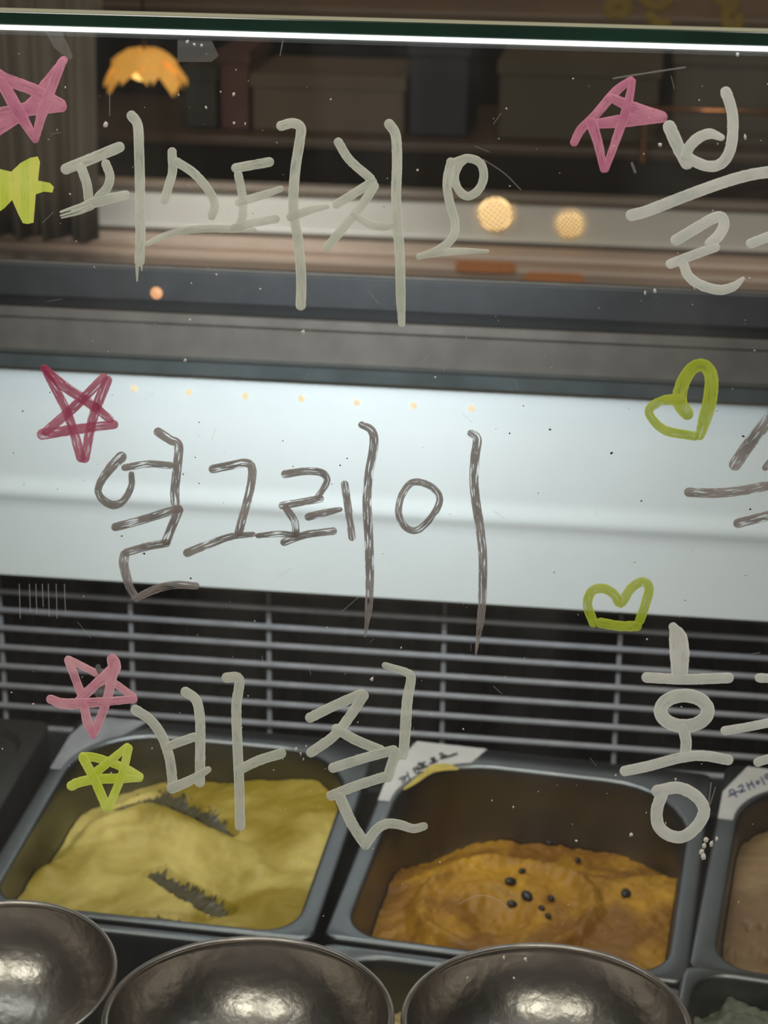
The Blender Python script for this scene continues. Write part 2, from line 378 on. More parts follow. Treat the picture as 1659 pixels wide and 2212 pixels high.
M['orange'] = mat('orange_reflection', (0.72, 0.30, 0.13), 0.35, var=.1, vscale=20)  # solid orange stands in for the lamps' reflections on the counter
def reflection_strip(x0, x1, py, label):
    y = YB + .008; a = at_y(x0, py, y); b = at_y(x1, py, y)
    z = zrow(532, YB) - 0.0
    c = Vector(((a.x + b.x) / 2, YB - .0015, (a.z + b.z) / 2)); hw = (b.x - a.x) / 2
    e = tag(empty('lamp_reflection', c), label, 'strip', 'lamp reflections as orange strips on the beige counter front')
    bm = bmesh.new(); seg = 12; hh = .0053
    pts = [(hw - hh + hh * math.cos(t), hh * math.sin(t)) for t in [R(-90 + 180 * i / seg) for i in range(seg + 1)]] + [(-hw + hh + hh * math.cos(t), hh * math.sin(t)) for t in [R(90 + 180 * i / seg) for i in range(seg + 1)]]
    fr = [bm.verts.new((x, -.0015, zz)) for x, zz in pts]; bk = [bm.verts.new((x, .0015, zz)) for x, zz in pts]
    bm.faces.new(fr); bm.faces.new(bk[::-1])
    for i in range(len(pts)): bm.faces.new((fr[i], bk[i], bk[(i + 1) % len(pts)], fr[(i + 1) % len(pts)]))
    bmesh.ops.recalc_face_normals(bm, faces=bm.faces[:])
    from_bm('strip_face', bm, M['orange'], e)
reflection_strip(986, 1116, 571, 'orange strip standing for a lamp reflection, left of the two on the beige counter front')
reflection_strip(1134, 1262, 596, 'orange strip standing for a lamp reflection, right of the two on the beige counter front')

# gold lettering on the upper board (only blurred strokes of it can be seen)
GOLD = [[(1312, 14), (1330, 4), (1352, 6), (1356, 20), (1338, 30), (1318, 28), (1312, 14)], [(1384, -8), (1400, 6), (1428, 12), (1446, -4)], [(1404, 34), (1428, 54), (1440, 48)],
        [(1544, -12), (1562, 6), (1578, 22), (1588, 4), (1590, -14)], [(1566, 30), (1572, 56), (1592, 60), (1596, 38)]]

# ------------------------------------------------------------------ brush strokes as raised ribbons on any plane
def spline(pts, step):
    if len(pts) == 2:
        P = [Vector(p) for p in pts]; n = max(2, int((P[1] - P[0]).length / step))
        return [P[0].lerp(P[1], i / n) for i in range(n + 1)], [i / n for i in range(n + 1)]
    P = [Vector(p) for p in pts]; closed = (P[0] - P[-1]).length < 1e-6
    out = []; ts = []; m = len(P) - 1
    for k in range(m):
        p1, p2 = P[k], P[k + 1]
        p0 = P[k - 1] if k else (P[-2] if closed else p1 * 2 - p2)
        p3 = P[k + 2] if k + 2 < len(P) else (P[1] if closed else p2 * 2 - p1)
        n = max(2, int((p2 - p1).length / step))
        for i in range(n):
            t = i / n
            out.append(0.5 * ((2 * p1) + (p2 - p0) * t + (2 * p0 - 5 * p1 + 4 * p2 - p3) * t * t + (3 * p1 - p0 - 3 * p2 + p3) * t ** 3)); ts.append((k + t) / m)
    out.append(P[-1]); ts.append(1.0)
    return out, ts
def width_at(w, t):
    if not isinstance(w, (list, tuple)): return w
    x = t * (len(w) - 1); i = min(int(x), len(w) - 2); return w[i] + (w[i + 1] - w[i]) * (x - i)
def ribbons(name, strokes, to3d, m, parent, lift=.0002, thick=.00009, step=5.0, jag=.05, blunt=False):
    """strokes: [(points, width)], in flat units; to3d(x, y, h) gives the world point h above the surface"""
    V = []; F = []; U = []
    for si, (pts, w) in enumerate(strokes):
        C, T = spline(pts, step)
        closed = (Vector(pts[0]) - Vector(pts[-1])).length < 1e-6
        seed = 2.0 * random.randint(0, 40)
        D = []
        for i in range(len(C)):
            a = C[max(0, i - 1)]; b = C[min(len(C) - 1, i + 1)]
            if closed and i in (0, len(C) - 1): a = C[-2]; b = C[1]
            d = (b - a); D.append(d.normalized() if d.length > 1e-9 else Vector((1, 0)))
        rows = []
        wv = [width_at(w, t) / 2 * (1 + jag * (noise.noise(Vector((seed, i * .45, 0))) + .6 * noise.noise(Vector((seed, i * 1.3, 4))))) for i, t in enumerate(T)]
        if not closed:
            for k in (4, 3, 2, 1):
                a = R(k * 21); rows.append((C[0] - D[0] * wv[0] * math.sin(a), D[0], wv[0] * math.cos(a)))
        for c, d, q in zip(C, D, wv): rows.append((c, d, q))
        if not closed:
            for k in (1, 2, 3, 4):
                a = R(k * 21); rows.append((C[-1] + D[-1] * wv[-1] * math.sin(a), D[-1], wv[-1] * math.cos(a)))
        base = len(V); acc = 0
        for r_, (c, d, q) in enumerate(rows):
            nrm = Vector((-d.y, d.x))
            if r_: acc += (c - rows[r_ - 1][0]).length
            for j, (s, h) in enumerate([(-1, 0), (-.72, .8), (0, 1), (.72, .8), (1, 0)]):
                js = 1 + (jag * 1.2 * noise.noise(Vector((seed + 9 * s, r_ * .9, 7))) if abs(s) == 1 else 0)
                p = c + nrm * q * s * js
                V.append(to3d(p.x, p.y, lift + .00004 * si + thick * h)); U.append((s * .5 + .5 + seed, acc / 22.0 + seed * 3))
        for r_ in range(len(rows) - 1):
            for j in range(4):
                a = base + r_ * 5 + j; F.append((a, a + 1, a + 6, a + 5))
    o = mesh(name, V, F, m, parent, True, U)
    return o
def polygon(name, pts, to3d, m, parent, lift=.0002, thick=.0002):
    n = len(pts)
    V = [to3d(x, y, lift + thick) for x, y in pts] + [to3d(x, y, lift) for x, y in pts]
    F = [tuple(range(n))] + [(i, n + i, n + (i + 1) % n, (i + 1) % n) for i in range(n)]
    return mesh(name, V, F, m, parent, False, [(x / 22.0, y / 22.0) for x, y in pts] * 2)

ubi = Matrix.Translation((0, -YW, 0))
for g in GOLD:
    o = ribbons('gold_stroke', [(g, 20)], lambda x, y, h: at_y(x, y, YW - .006 - h), M['gold'], None, step=6); o.parent = ub; o.matrix_parent_inverse = ubi

# ------------------------------------------------------------------ the display case
case = tag(empty('display_case', (0, 1.0, 0)), 'refrigerated gelato display case with lit white back panel and wire grille', 'display case')
cinv = Matrix.Translation((0, -1.0, 0))
def C(o):
    o.parent = case; o.matrix_parent_inverse = cinv; return o
X0, X1 = -0.75, 0.62
YP = 1.100
zp = lambda p: zrow(p, YP)
# slate rail of the rear doors
z0, z1 = zrow(637, YP), zrow(566, YP)
C(tag(box('slate_rail', X0, X1, YP, YP + .006, z0, z1, M['slate'], None, .0012), 'slate grey rail of the rear doors'))
C(box('rail_bead', X0, X1, YP + .001, YP + .005, z1 - .0005, z1 + .0012, M['brownrail'], None, .0006))
# shadow gap
C(box('rail_gap', X0, X1, YP + .012, YP + .016, zrow(700, YP), z0 + .004, M['black'], None))
# brown grey rail with a groove
za, zb_ = zrow(757, YP - .006), zrow(661, YP - .006); zg = zrow(683, YP - .006)
C(extrude_profile('brown_rail', [(YP - .006, za), (YP - .006, zg - .0007), (YP - .0035, zg), (YP - .006, zg + .0007), (YP - .0058, zb_ - .0006), (YP - .0052, zb_), (YP - .003, zb_), (YP - .003, za)], X0, X1, M['brownrail']))
# lip over the white panel
zc, zd = zrow(790, YP - .012), zrow(757, YP - .012)
C(extrude_profile('panel_lip', [(YP - .012, zc), (YP - .012, zd - .0006), (YP - .0114, zd), (YP + .02, zd), (YP + .02, zc)], X0, X1, M['lip']))
C(box('lip_edge', X0, X1, YP - .0126, YP - .0112, zd - .0012, zd - .0002, M['steel'], None))
# white panel with a pressed rib
zpt, zpb = zrow(785, YP), zrow(1240, YP)
prof = [(YP + .001, zpt + .004)]
zr = zrow(1062, YP)
N = 40
for i in range(N + 1):
    t = i / N; z = zpt + (zpb - zpt) * t
    prof.append((YP + .0015 * math.sin(math.pi * t), z))
prof2 = []
for y, z in prof:
    prof2.append((y, z))
zz = [p[1] for p in prof2]
rib = [(-.0075, 0), (-.005, .0006), (-.0025, .0014), (.0, .0018), (.002, .0015), (.004, .0008), (.006, .0002), (.0075, .0)]
out = [p for p in prof2 if p[1] > zr + .008] + [(YP + .001 - dy, zr - dz) for dz, dy in rib] + [p for p in prof2 if p[1] < zr - .008]
out += [(YP + .004, zpb), (YP + .018, zpb), (YP + .018, zpt + .004)]
pan_ = C(tag(extrude_profile('white_back_panel', out, X0, X1, M['white'], None, True), 'brightly lit white back panel with a pressed rib'))
md = pan_.modifiers.new('es', 'EDGE_SPLIT'); md.split_angle = R(40)
# seven glowing domes stand in for lamp dots reflected along the panel top
for px, py in [(290, 839), (408, 847), (530, 855), (651, 861), (771, 869), (893, 876), (1018, 882)]:
    c = at_y(px, py, YP + .0005)
    bm = bmesh.new(); bmesh.ops.create_uvsphere(bm, u_segments=14, v_segments=8, radius=.0020)
    for q in bm.verts: q.co.y *= .6
    bmesh.ops.delete(bm, geom=[q for q in bm.verts if q.co.y > .0009], context='VERTS')
    o = from_bm('panel_glint', bm, M['warmglint'], None, True); o.location = c; C(o)
# orange dome on the slate rail
c = at_y(338, 633, YP - .001)
bm = bmesh.new(); bmesh.ops.create_uvsphere(bm, u_segments=18, v_segments=10, radius=.0036)
for q in bm.verts: q.co.y *= .5
M['domed'] = mat('orange_glow', (.3, .15, .08), .4, emit=(1.0, .42, .18), estr=.62)  # small glowing orange dome
o = from_bm('orange_dome', bm, M['domed'], None, True); o.location = c; C(tag(o, 'small round orange dome on the slate rail'))

# wire grille: horizontal wires in front of flat uprights
YG = 1.122
grille = C(tag(mesh('wire_grille', [(X0, YG + .004, zrow(1240, YG) + .004), (X1, YG + .004, zrow(1240, YG) + .004), (X1, YG + .006, zrow(1240, YG) + .004), (X0, YG + .006, zrow(1240, YG) + .004), (X0, YG + .004, zrow(1252, YG)), (X1, YG + .004, zrow(1252, YG)), (X1, YG + .006, zrow(1252, YG)), (X0, YG + .006, zrow(1252, YG))],
              [(0, 1, 2, 3), (7, 6, 5, 4), (0, 4, 5, 1), (1, 5, 6, 2), (2, 6, 7, 3), (3, 7, 4, 0)], M['steel_dark']), 'grey coated wire grille under the white panel'))
def G(o):
    o.parent = grille; o.matrix_parent_inverse = Matrix.Identity(4); return o
def wire_mesh(L, r):
    bm = bmesh.new(); bmesh.ops.create_cone(bm, segments=12, radius1=r, radius2=r, depth=L, cap_ends=True, matrix=Matrix.Rotation(R(90), 4, 'Y'))
    return bm
wm = None
for p in [1277, 1317, 1356, 1397, 1438, 1480, 1523, 1567, 1611]:
    if wm is None:
        o = from_bm('grille_wire', wire_mesh(X1 - X0, .0019), M['wire'], None, True); wm = o.data
    else:
        o = link(bpy.data.objects.new('grille_wire', wm))
    o.location = ((X0 + X1) / 2, YG, zrow(p, YG)); G(o)
zt_, zb2 = zrow(1246, YG), zrow(1650, YG)
for px in [-370, 5, 284, 580, 957, 1336, 1712, 2090]:
    xx = at_y(px, 1450, YG).x
    G(box('grille_upright', xx - .0014, xx + .0014, YG + .0015, YG + .0035, zb2, zt_, M['wire'], None, .0004, 1))
# dark chamber and cooling fins behind the grille
C(box('cooling_chamber', X0, X1, YG + .05, YG + .06, zrow(1720, YG), zrow(1200, YG), M['black'], None))
C(box('chamber_roof', X0, X1, YP + .018, YG + .06, zpb + .002, zpb + .006, M['black'], None))
fm = None
for i in range(96):
    x = X0 + .02 + i * .0139
    if fm is None:
        o = box('cooling_fin', -.0007, .0007, YG + .022, YG + .05, zrow(1700, YG), zrow(1235, YG), M['fin'], None); fm = o.data
    else: o = link(bpy.data.objects.new('cooling_fin', fm))
    o.location.x = x; C(o)
# deck below the pans, back apron, bowl shelf, body of the case
zdk = CAMZ - .532 - .062
C(box('deck', X0, X1, .60, 1.16, zdk - .016, zdk - .0125, M['deck'], None))
C(box('back_apron', X0, X1, 1.075, 1.135, zdk - .01, zrow(1640, 1.075) - .002, M['deck'], None, .002))
C(box('bowl_shelf', X0, X1, .585, .733, CAMZ - .5178, CAMZ - .5138, M['steel'], None, .0008))
C(box('shelf_bracket', X0, X0 + .006, .60, .72, zdk - .0125, CAMZ - .5178, M['steel'], None))
C(box('shelf_bracket', X1 - .006, X1, .60, .72, zdk - .0125, CAMZ - .5178, M['steel'], None))
C(box('case_body', X0, X1, .55, 1.19, 0.0, zdk - .016, M['slate'], None, .004))
C(box('side_wall', X0 - .02, X0, .55, 1.19, zdk - .02, CAMZ - .08, M['deck'], None))
C(box('side_wall', X1, X1 + .02, .55, 1.19, zdk - .02, CAMZ - .08, M['deck'], None))
C(box('back_wall_lower', X0, X1, YG + .061, 1.19, zdk - .02, zrow(640, YP) - .004, M['deck'], None))

# ------------------------------------------------------------------ pans
def rrect(hw, hd, rb, n=8, rf=None):
    pts = []; rf = rb if rf is None else rf
    for cx, cy, a0, r in ((hw - rb, hd - rb, 0, rb), (-hw + rb, hd - rb, 90, rb), (-hw + rf, -hd + rf, 180, rf), (hw - rf, -hd + rf, 270, rf)):
        for i in range(n + 1):
            a = R(a0 + 90 * i / n); pts.append((cx + r * math.cos(a), cy + r * math.sin(a)))
    return pts
def shifted(p, dx, dy): return [(x + dx, y + dy) for x, y in p]
def loft(loops, cap=True):
    n = len(loops[0]); V = []; F = []
    for L in loops: V += L
    for k in range(len(loops) - 1):
        for i in range(n):
            a = k * n + i; b = k * n + (i + 1) % n; F.append((a, b, b + n, a + n))
    if cap: F.append(tuple(range((len(loops) - 1) * n, len(loops) * n)))
    return V, F
def make_pan(name, loc, yaw, label, w=.176, d=.187, depth=.060, r_in=.034, r_f=.018, fl=(.0105, .0105, .0055, .012), tilt=5.2, group='steel gelato pans in the case'):
    """fl: flange widths left, right, front, back"""
    e = empty(name, loc); e.rotation_euler = (Matrix.Rotation(R(tilt), 3, 'X') @ Matrix.Rotation(R(yaw), 3, 'Z')).to_euler()
    tag(e, label, 'pan', group)
    hw, hd = w / 2, d / 2
    ox = (fl[0] - fl[1]) / 2; oy = (fl[2] - fl[3]) / 2
    iw, idp = hw - (fl[0] + fl[1]) / 2, hd - (fl[2] + fl[3]) / 2
    def lp(hw_, hd_, r, z, dx=0, dy=0): return [(x + dx, y + dy, z) for x, y in rrect(hw_, hd_, r, 8, max(.004, r - r_in + r_f) if r > .008 else r)]
    loops = [lp(hw - .0012, hd - .0012, .0060, -.0085), lp(hw, hd, .0070, -.0075), lp(hw, hd, .0070, -.0022), lp(hw - .0006, hd - .0006, .0066, -.0006), lp(hw - .0022, hd - .0022, .0060, 0),
             lp(iw + .0022, idp + .0022, r_in + .002, 0, ox, oy), lp(iw + .0008, idp + .0008, r_in + .001, -.0006, ox, oy), lp(iw, idp, r_in, -.0024, ox, oy)]
    for k in range(1, 7):
        t = k / 6; s = .005 * t; loops.append(lp(iw - s, idp - s, r_in, -.0024 - (depth - .010) * t, ox, oy))
    loops.append(lp(iw - .008, idp - .008, r_in - .002, -depth + .002, ox, oy)); loops.append(lp(iw - .016, idp - .016, r_in - .006, -depth, ox, oy))
    V, F = loft(loops)
    o = mesh('pan_body', V, F, M['steel'], e, True)
    md = o.modifiers.new('es', 'EDGE_SPLIT'); md.split_angle = R(50)
    # outside skin of the well
    lo2 = [lp(iw + .003, idp + .003, r_in, -.004, ox, oy), lp(iw - .002, idp - .002, r_in, -depth + .006, ox, oy), lp(iw - .010, idp - .010, r_in - .004, -depth - .0012, ox, oy)]
    V, F = loft(lo2); mesh('pan_outside', V, F, M['steel_dark'], e, True)
    return dict(e=e, hw=hw, hd=hd, ox=ox, oy=oy, iw=iw, id=idp, r=r_in, rf=r_f, depth=depth, w=w, d=d)
Zp = CAMZ - .532
P1 = make_pan('gelato_pan', (-.2318, .9662, CAMZ - .5343), -2.23, 'steel pan of pale yellow gelato, left pan of the back row', r_in=.044, fl=(.0105, .0105, .0055, .0155))
P2 = make_pan('gelato_pan', (-.0475, .9548, CAMZ - .5317), -4.3, 'steel pan of orange gelato with dark seeds and a white sticker', r_in=.046, fl=(.0105, .0105, .0055, .0185))
P3 = make_pan('gelato_pan', (.1312, .9505, CAMZ - .532), -6.2, 'steel pan of brown gelato at the right edge', r_in=.040, fl=(.0120, .0105, .0055, .0165))
def ahead(P, name, label, d=.128, dx=0.0, dz=.0, gap=.0035, **k):
    e = P['e']; yaw = e.rotation_euler.z; mw = Matrix.Translation(e.location) @ e.rotation_euler.to_matrix().to_4x4()
    c = mw @ Vector((dx, -(P['hd'] + gap + d / 2), dz))
    q = make_pan(name, c, 0, label, d=d, depth=.050, **k)
    q['e'].rotation_euler = e.rotation_euler; return q
Q1 = ahead(P1, 'gelato_pan', 'empty dark steel pan between the left bowls', fl=(.0105, .0105, .008, .006), dx=.002)
Q2 = ahead(P2, 'gelato_pan', 'steel pan of yellow crumbs behind the two right bowls', fl=(.0105, .0105, .008, .0075), dx=.001, r_in=.024)
Q3 = ahead(P3, 'gelato_pan', 'steel pan of grey green gelato in the lower right corner', fl=(.0065, .0105, .008, .0050), dx=-.002, r_in=.017, dz=.003, gap=.001)
# black filler lid left of the yellow pan
lid = empty('filler_lid', (-.425, .974, CAMZ - .541)); lid.rotation_euler = (R(5.2), 0, R(-1.5))
tag(lid, 'black flat filler lid left of the pale yellow gelato', 'lid')
M['lid'] = mat('black_lid', (.022, .020, .019), .38, var=.2, vscale=20)
V, F = loft([[(x, y, -.045) for x, y in rrect(.086, .0925, .006)], [(x, y, -.003) for x, y in rrect(.088, .0935, .007)], [(x, y, -.001) for x, y in rrect(.088, .0935, .007)], [(x, y, 0) for x, y in rrect(.087, .0925, .006)], [(x, y, 0) for x, y in rrect(.079, .082, .02)], [(x, y, -.004) for x, y in rrect(.077, .080, .02)]])
o = mesh('lid_plate', V, F, M['lid'], lid, True); o.modifiers.new('es', 'EDGE_SPLIT').split_angle = R(40)
box('lid_grip', -.02, .02, -.006, .006, -.004, .010, M['lid'], lid, .003)

def pan_matrix(P):
    bpy.context.view_layer.update()
    return P['e'].matrix_world.copy()
def pan_local(P, px, py):
    mw = pan_matrix(P); n = (mw.to_3x3() @ Vector((0, 0, 1))); p = on_plane(px, py, mw.translation, n)
    return mw.inverted() @ p
# stickers on the back left corners, with handwriting
def sticker(P, m, a, b, reach):
    hw, hd, ox, oy, iw, idp, r = (P[k] for k in ('hw', 'hd', 'ox', 'oy', 'iw', 'id', 'r'))
    inner = []
    cx, cy = -iw + r + ox, idp - r + oy
    for i in range(13):
        t = R(90 + 90 * i / 12); inner.append((cx + (r + .0030) * math.cos(t), cy + (r + .0030) * math.sin(t)))
    # from the back edge to the left edge: outer side cuts the corner, inner side follows the rim
    outer = [(-hw + .0012, hd - a), (-hw + b, hd - .0012), (-hw + b + reach, hd - .0012)]
    pts = outer + [p for p in inner if p[0] < -hw + b + reach - .006] 
    pts.append((-hw + .0012, min(inner[-1][1], hd - a - .006)))
    return polygon('sticker', [p for p in pts], lambda x, y, h: Vector((x, y, h)), m, P['e'], lift=.0001, thick=.0002)
st2 = sticker(P2, M['sticker'], .032, .010, .040)
tag(st2, 'white paper sticker with black handwriting')
st1 = sticker(P1, M['clearlabel'], .024, .007, .034); tag(st1, 'grey film sticker')
st3 = sticker(P3, M['sticker'], .030, .012, .040); tag(st3, 'white paper sticker with blue handwriting')
def pan_ink(P, strokes, wpx, m, parent, name='handwriting', lift=.0004):
    mw = pan_matrix(P); inv = mw.inverted(); n = (mw.to_3x3() @ Vector((0, 0, 1)))
    def f(x, y, h): 
        q = inv @ on_plane(x, y, mw.translation, n); return Vector((q.x, q.y, h))
    return ribbons(name, [(s, wpx) for s in strokes], f, m, parent, lift=lift, thick=.00008, step=2.0)
c5 = lambda L: [[(700 + x * .2411, 1560 + y * .2411) for x, y in s] for s in L]
T2 = c5([[(672, 512), (705, 498), (728, 490), (722, 530), (700, 545)], [(690, 522), (722, 512)], [(745, 455), (768, 520)], [(728, 492), (752, 486)],
         [(800, 425), (822, 412), (830, 432), (808, 442), (800, 425)], [(838, 400), (850, 448)], [(828, 424), (846, 416)], [(812, 456), (830, 468), (885, 452)],
         [(850, 372), (862, 378)], [(840, 392), (905, 366)], [(880, 382), (862, 412)], [(880, 384), (905, 402)], [(884, 404), (886, 420)], [(858, 432), (930, 402)],
         [(955, 340), (990, 330), (988, 360)], [(962, 352), (990, 348)], [(978, 366), (980, 378)], [(945, 384), (1015, 358)],
         [(1035, 300), (1062, 292), (1065, 312)], [(1050, 322), (1095, 310)], [(1040, 338), (1105, 322), (1190, 294)]])
pan_ink(P2, T2, 3.0, M['inkblack'], st2)
mwt = pan_matrix(P2)
c4 = lambda L: [[(1300 + x * .2947, 1560 + y * .2947) for x, y in s] for s in L]
T3 = c4([[(935, 510), (955, 498), (972, 512), (958, 530), (938, 524), (935, 510)], [(930, 548), (1000, 512)], [(968, 532), (990, 552)],
         [(1000, 482), (1022, 466), (1034, 486), (1012, 520), (1050, 506)], [(1060, 452), (1084, 500)], [(1068, 474), (1096, 458)], [(1092, 438), (1118, 484)],
         [(1132, 446), (1146, 438), (1152, 452), (1138, 460), (1132, 446)], [(1166, 412), (1192, 462)], [(1196, 398), (1216, 388), (1224, 410), (1204, 420), (1196, 398)], [(1240, 370), (1262, 430)]])
pan_ink(P3, T3, 3.4, M['inkblue'], st3)
# yellow smear of gelato on the white sticker
pan_ink(P2, [c5([[(720, 600), (800, 545), (900, 470), (980, 420), (1100, 405), (1190, 420)]])[0]], [5, 10, 13, 17, 15, 6], M['stain'], st2, 'gelato_stain', lift=.0003)

# ------------------------------------------------------------------ gelato: height fields that meet the pan walls
def gelato_mat(name, c_lo, c_hi, scale=60, bump=.5, bscale=300, rough=.5, mid=None):
    m = mat(name, c_lo, rough, spec=.35, bump=bump, bscale=bscale, sss=.12); nt = m.node_tree; b = nt.nodes['Principled BSDF']
    tc = nt.nodes.new('ShaderNodeTexCoord'); n = nt.nodes.new('ShaderNodeTexNoise'); n.inputs['Scale'].default_value = scale; n.inputs['Detail'].default_value = 6; n.inputs['Distortion'].default_value = .6
    nt.links.new(tc.outputs['Object'], n.inputs['Vector']); r = nt.nodes.new('ShaderNodeValToRGB')
    r.color_ramp.elements[0].position = .42; r.color_ramp.elements[1].position = .72
    r.color_ramp.elements[0].color = (*c_lo, 1); r.color_ramp.elements[1].color = (*c_hi, 1)
    nt.links.new(n.outputs['Fac'], r.inputs['Fac']); nt.links.new(r.outputs['Color'], b.inputs['Base Color'])
    return m
def seg_dist(p, a, b):
    ab = b - a; t = max(0, min(1, (p - a).dot(ab) / ab.length_squared)); return (p - (a + ab * t)).length, t
def path_dist(p, path):
    best = 9
    for a, b in zip(path, path[1:]):
        best = min(best, seg_dist(p, a, b)[0])
    return best
def smooth(a, b, x):
    t = max(0, min(1, (x - a) / (b - a))); return t * t * (3 - 2 * t)
def make_gelato(name, P, height, m, label, cat='gelato', n=110, rough_amp=.0012, rough_scale=120):
    """height(x, y) in pan coordinates, z of the surface; the sheet is trimmed at the pan wall"""
    bpy.context.view_layer.update()
    iw, idp, ox, oy = P['iw'], P['id'], P['ox'], P['oy']
    V = []; F = []; seed = random.random() * 30
    for j in range(n + 1):
        for i in range(n + 1):
            u = i / n * 2 - 1; v_ = j / n * 2 - 1
            # square -> rounded rectangle: pull the corners in
            hw, hd = iw - .0006, idp - .0006
            x, y = u * hw, v_ * hd
            k = max(abs(u), abs(v_))
            if k > 1e-6:
                bx, by = u / k * hw, v_ / k * hd; r = P['r'] if by > 0 else P['rf']
                dx, dy = abs(bx) - (hw - r), abs(by) - (hd - r)
                if dx > 0 and dy > 0:
                    # scale along the ray to the corner arc
                    cxr, cyr = math.copysign(hw - r, bx), math.copysign(hd - r, by)
                    A = bx * bx + by * by; B = -2 * (bx * cxr + by * cyr); Cc = cxr * cxr + cyr * cyr - r * r
                    s = (-B + math.sqrt(max(0, B * B - 4 * A * Cc))) / (2 * A)
                    bx *= s; by *= s
                x, y = bx * k, by * k
            x += ox; y += oy
            z = height(x, y)
            z += rough_amp * (noise.fractal(Vector((x * rough_scale, y * rough_scale, seed)), 1.0, 2.0, 4))
            z = max(-P['depth'] - .001, min(-.001, z))
            depth = -z; s = 1 - (.005 * max(0, depth - .0024) / (P['depth'] - .010)) / iw
            V.append((ox + (x - ox) * s, oy + (y - oy) * s, z))
    for j in range(n):
        for i in range(n):
            a = j * (n + 1) + i; F.append((a, a + 1, a + n + 2, a + n + 1))
    mw = pan_matrix(P)
    o = mesh(name, V, F, m, None, True); o.matrix_world = mw
    tag(o, label, cat, 'gelato in the pans'); return o

def toL(P, L): return [Vector(pan_local(P, x, y)[:2]) for x, y in L]
def surf(P, h, px, py):
    mw = pan_matrix(P); inv = mw.inverted(); d = (inv.to_3x3() @ ray(px, py)).normalized(); c = inv @ CO
    pt = c + d * ((0 - c.z) / d.z)
    for _ in range(200):
        if pt.z <= h(pt.x, pt.y): break
        pt = pt + d * .0005
    return pt
# pale yellow gelato
h0 = lambda x, y: -.020
def toL(P, L): return [Vector(surf(P, h0, x, y)[:2]) for x, y in L]
g1a = toL(P1, [(255, 1712), (330, 1700), (400, 1728), (452, 1762), (492, 1790)])
g1b = toL(P1, [(338, 1884), (400, 1920), (450, 1950), (486, 1974)])
g1c = toL(P1, [(300, 1985), (345, 1978), (420, 1990)])
r1 = toL(P1, [(100, 1880), (190, 1775), (300, 1745), (430, 1800), (540, 1850)])
r1b = toL(P1, [(190, 1870), (230, 1800), (330, 1790), (450, 1830), (560, 1900)])
def h1(x, y):
    p = Vector((x, y)); u = (x - P1['ox']) / P1['iw']; v = (y - P1['oy']) / P1['id']
    z = -.022 + .008 * smooth(.2, 1, u) + .004 * smooth(.0, -1, v) - .006 * smooth(.5, 1, v) * smooth(.4, -.6, u)
    z -= .010 * smooth(-.35, -1, u) * smooth(-.9, .2, v)
    z += .0070 * math.exp(-(path_dist(p, r1) / .008) ** 2) + .006 * math.exp(-(path_dist(p, r1b) / .009) ** 2)
    z += .003 * noise.noise(Vector((x * 45, y * 45, 6)))
    ragged = .0012 * noise.noise(Vector((x * 500, y * 500, 3)))
    for path, wd, dp in ((g1a, .0075, .006), (g1b, .0085, .006), (g1c, .006, .004)):
        z -= dp * smooth(wd, wd * .45, path_dist(p, path) + ragged)
    return z
M['gel1'] = gelato_mat('pale_yellow_gelato', (.27, .180, .010), (.72, .56, .18), 15, .5, 220)
G1 = make_gelato('gelato', P1, h1, M['gel1'], 'pale yellow smooth gelato with dark olive streaks', rough_amp=.0011)
M['olive_streak'] = mat('dark_olive_streaks', (.060, .046, .016), .45, var=.3, vscale=90)  # dark olive ribbons laid in the grooves of the yellow gelato
for path, wd in ((g1a, [.006, .011, .013, .013, .008]), (g1b, [.010, .0125, .013, .008]), (g1c, [.004, .006, .004])):
    o = ribbons('dark_streak', [([tuple(q) for q in path], wd)], lambda x, y, h: Vector((x, y, h1(x, y) + h)), M['olive_streak'], G1, lift=.0008, thick=.0012, step=.0008, jag=.45)
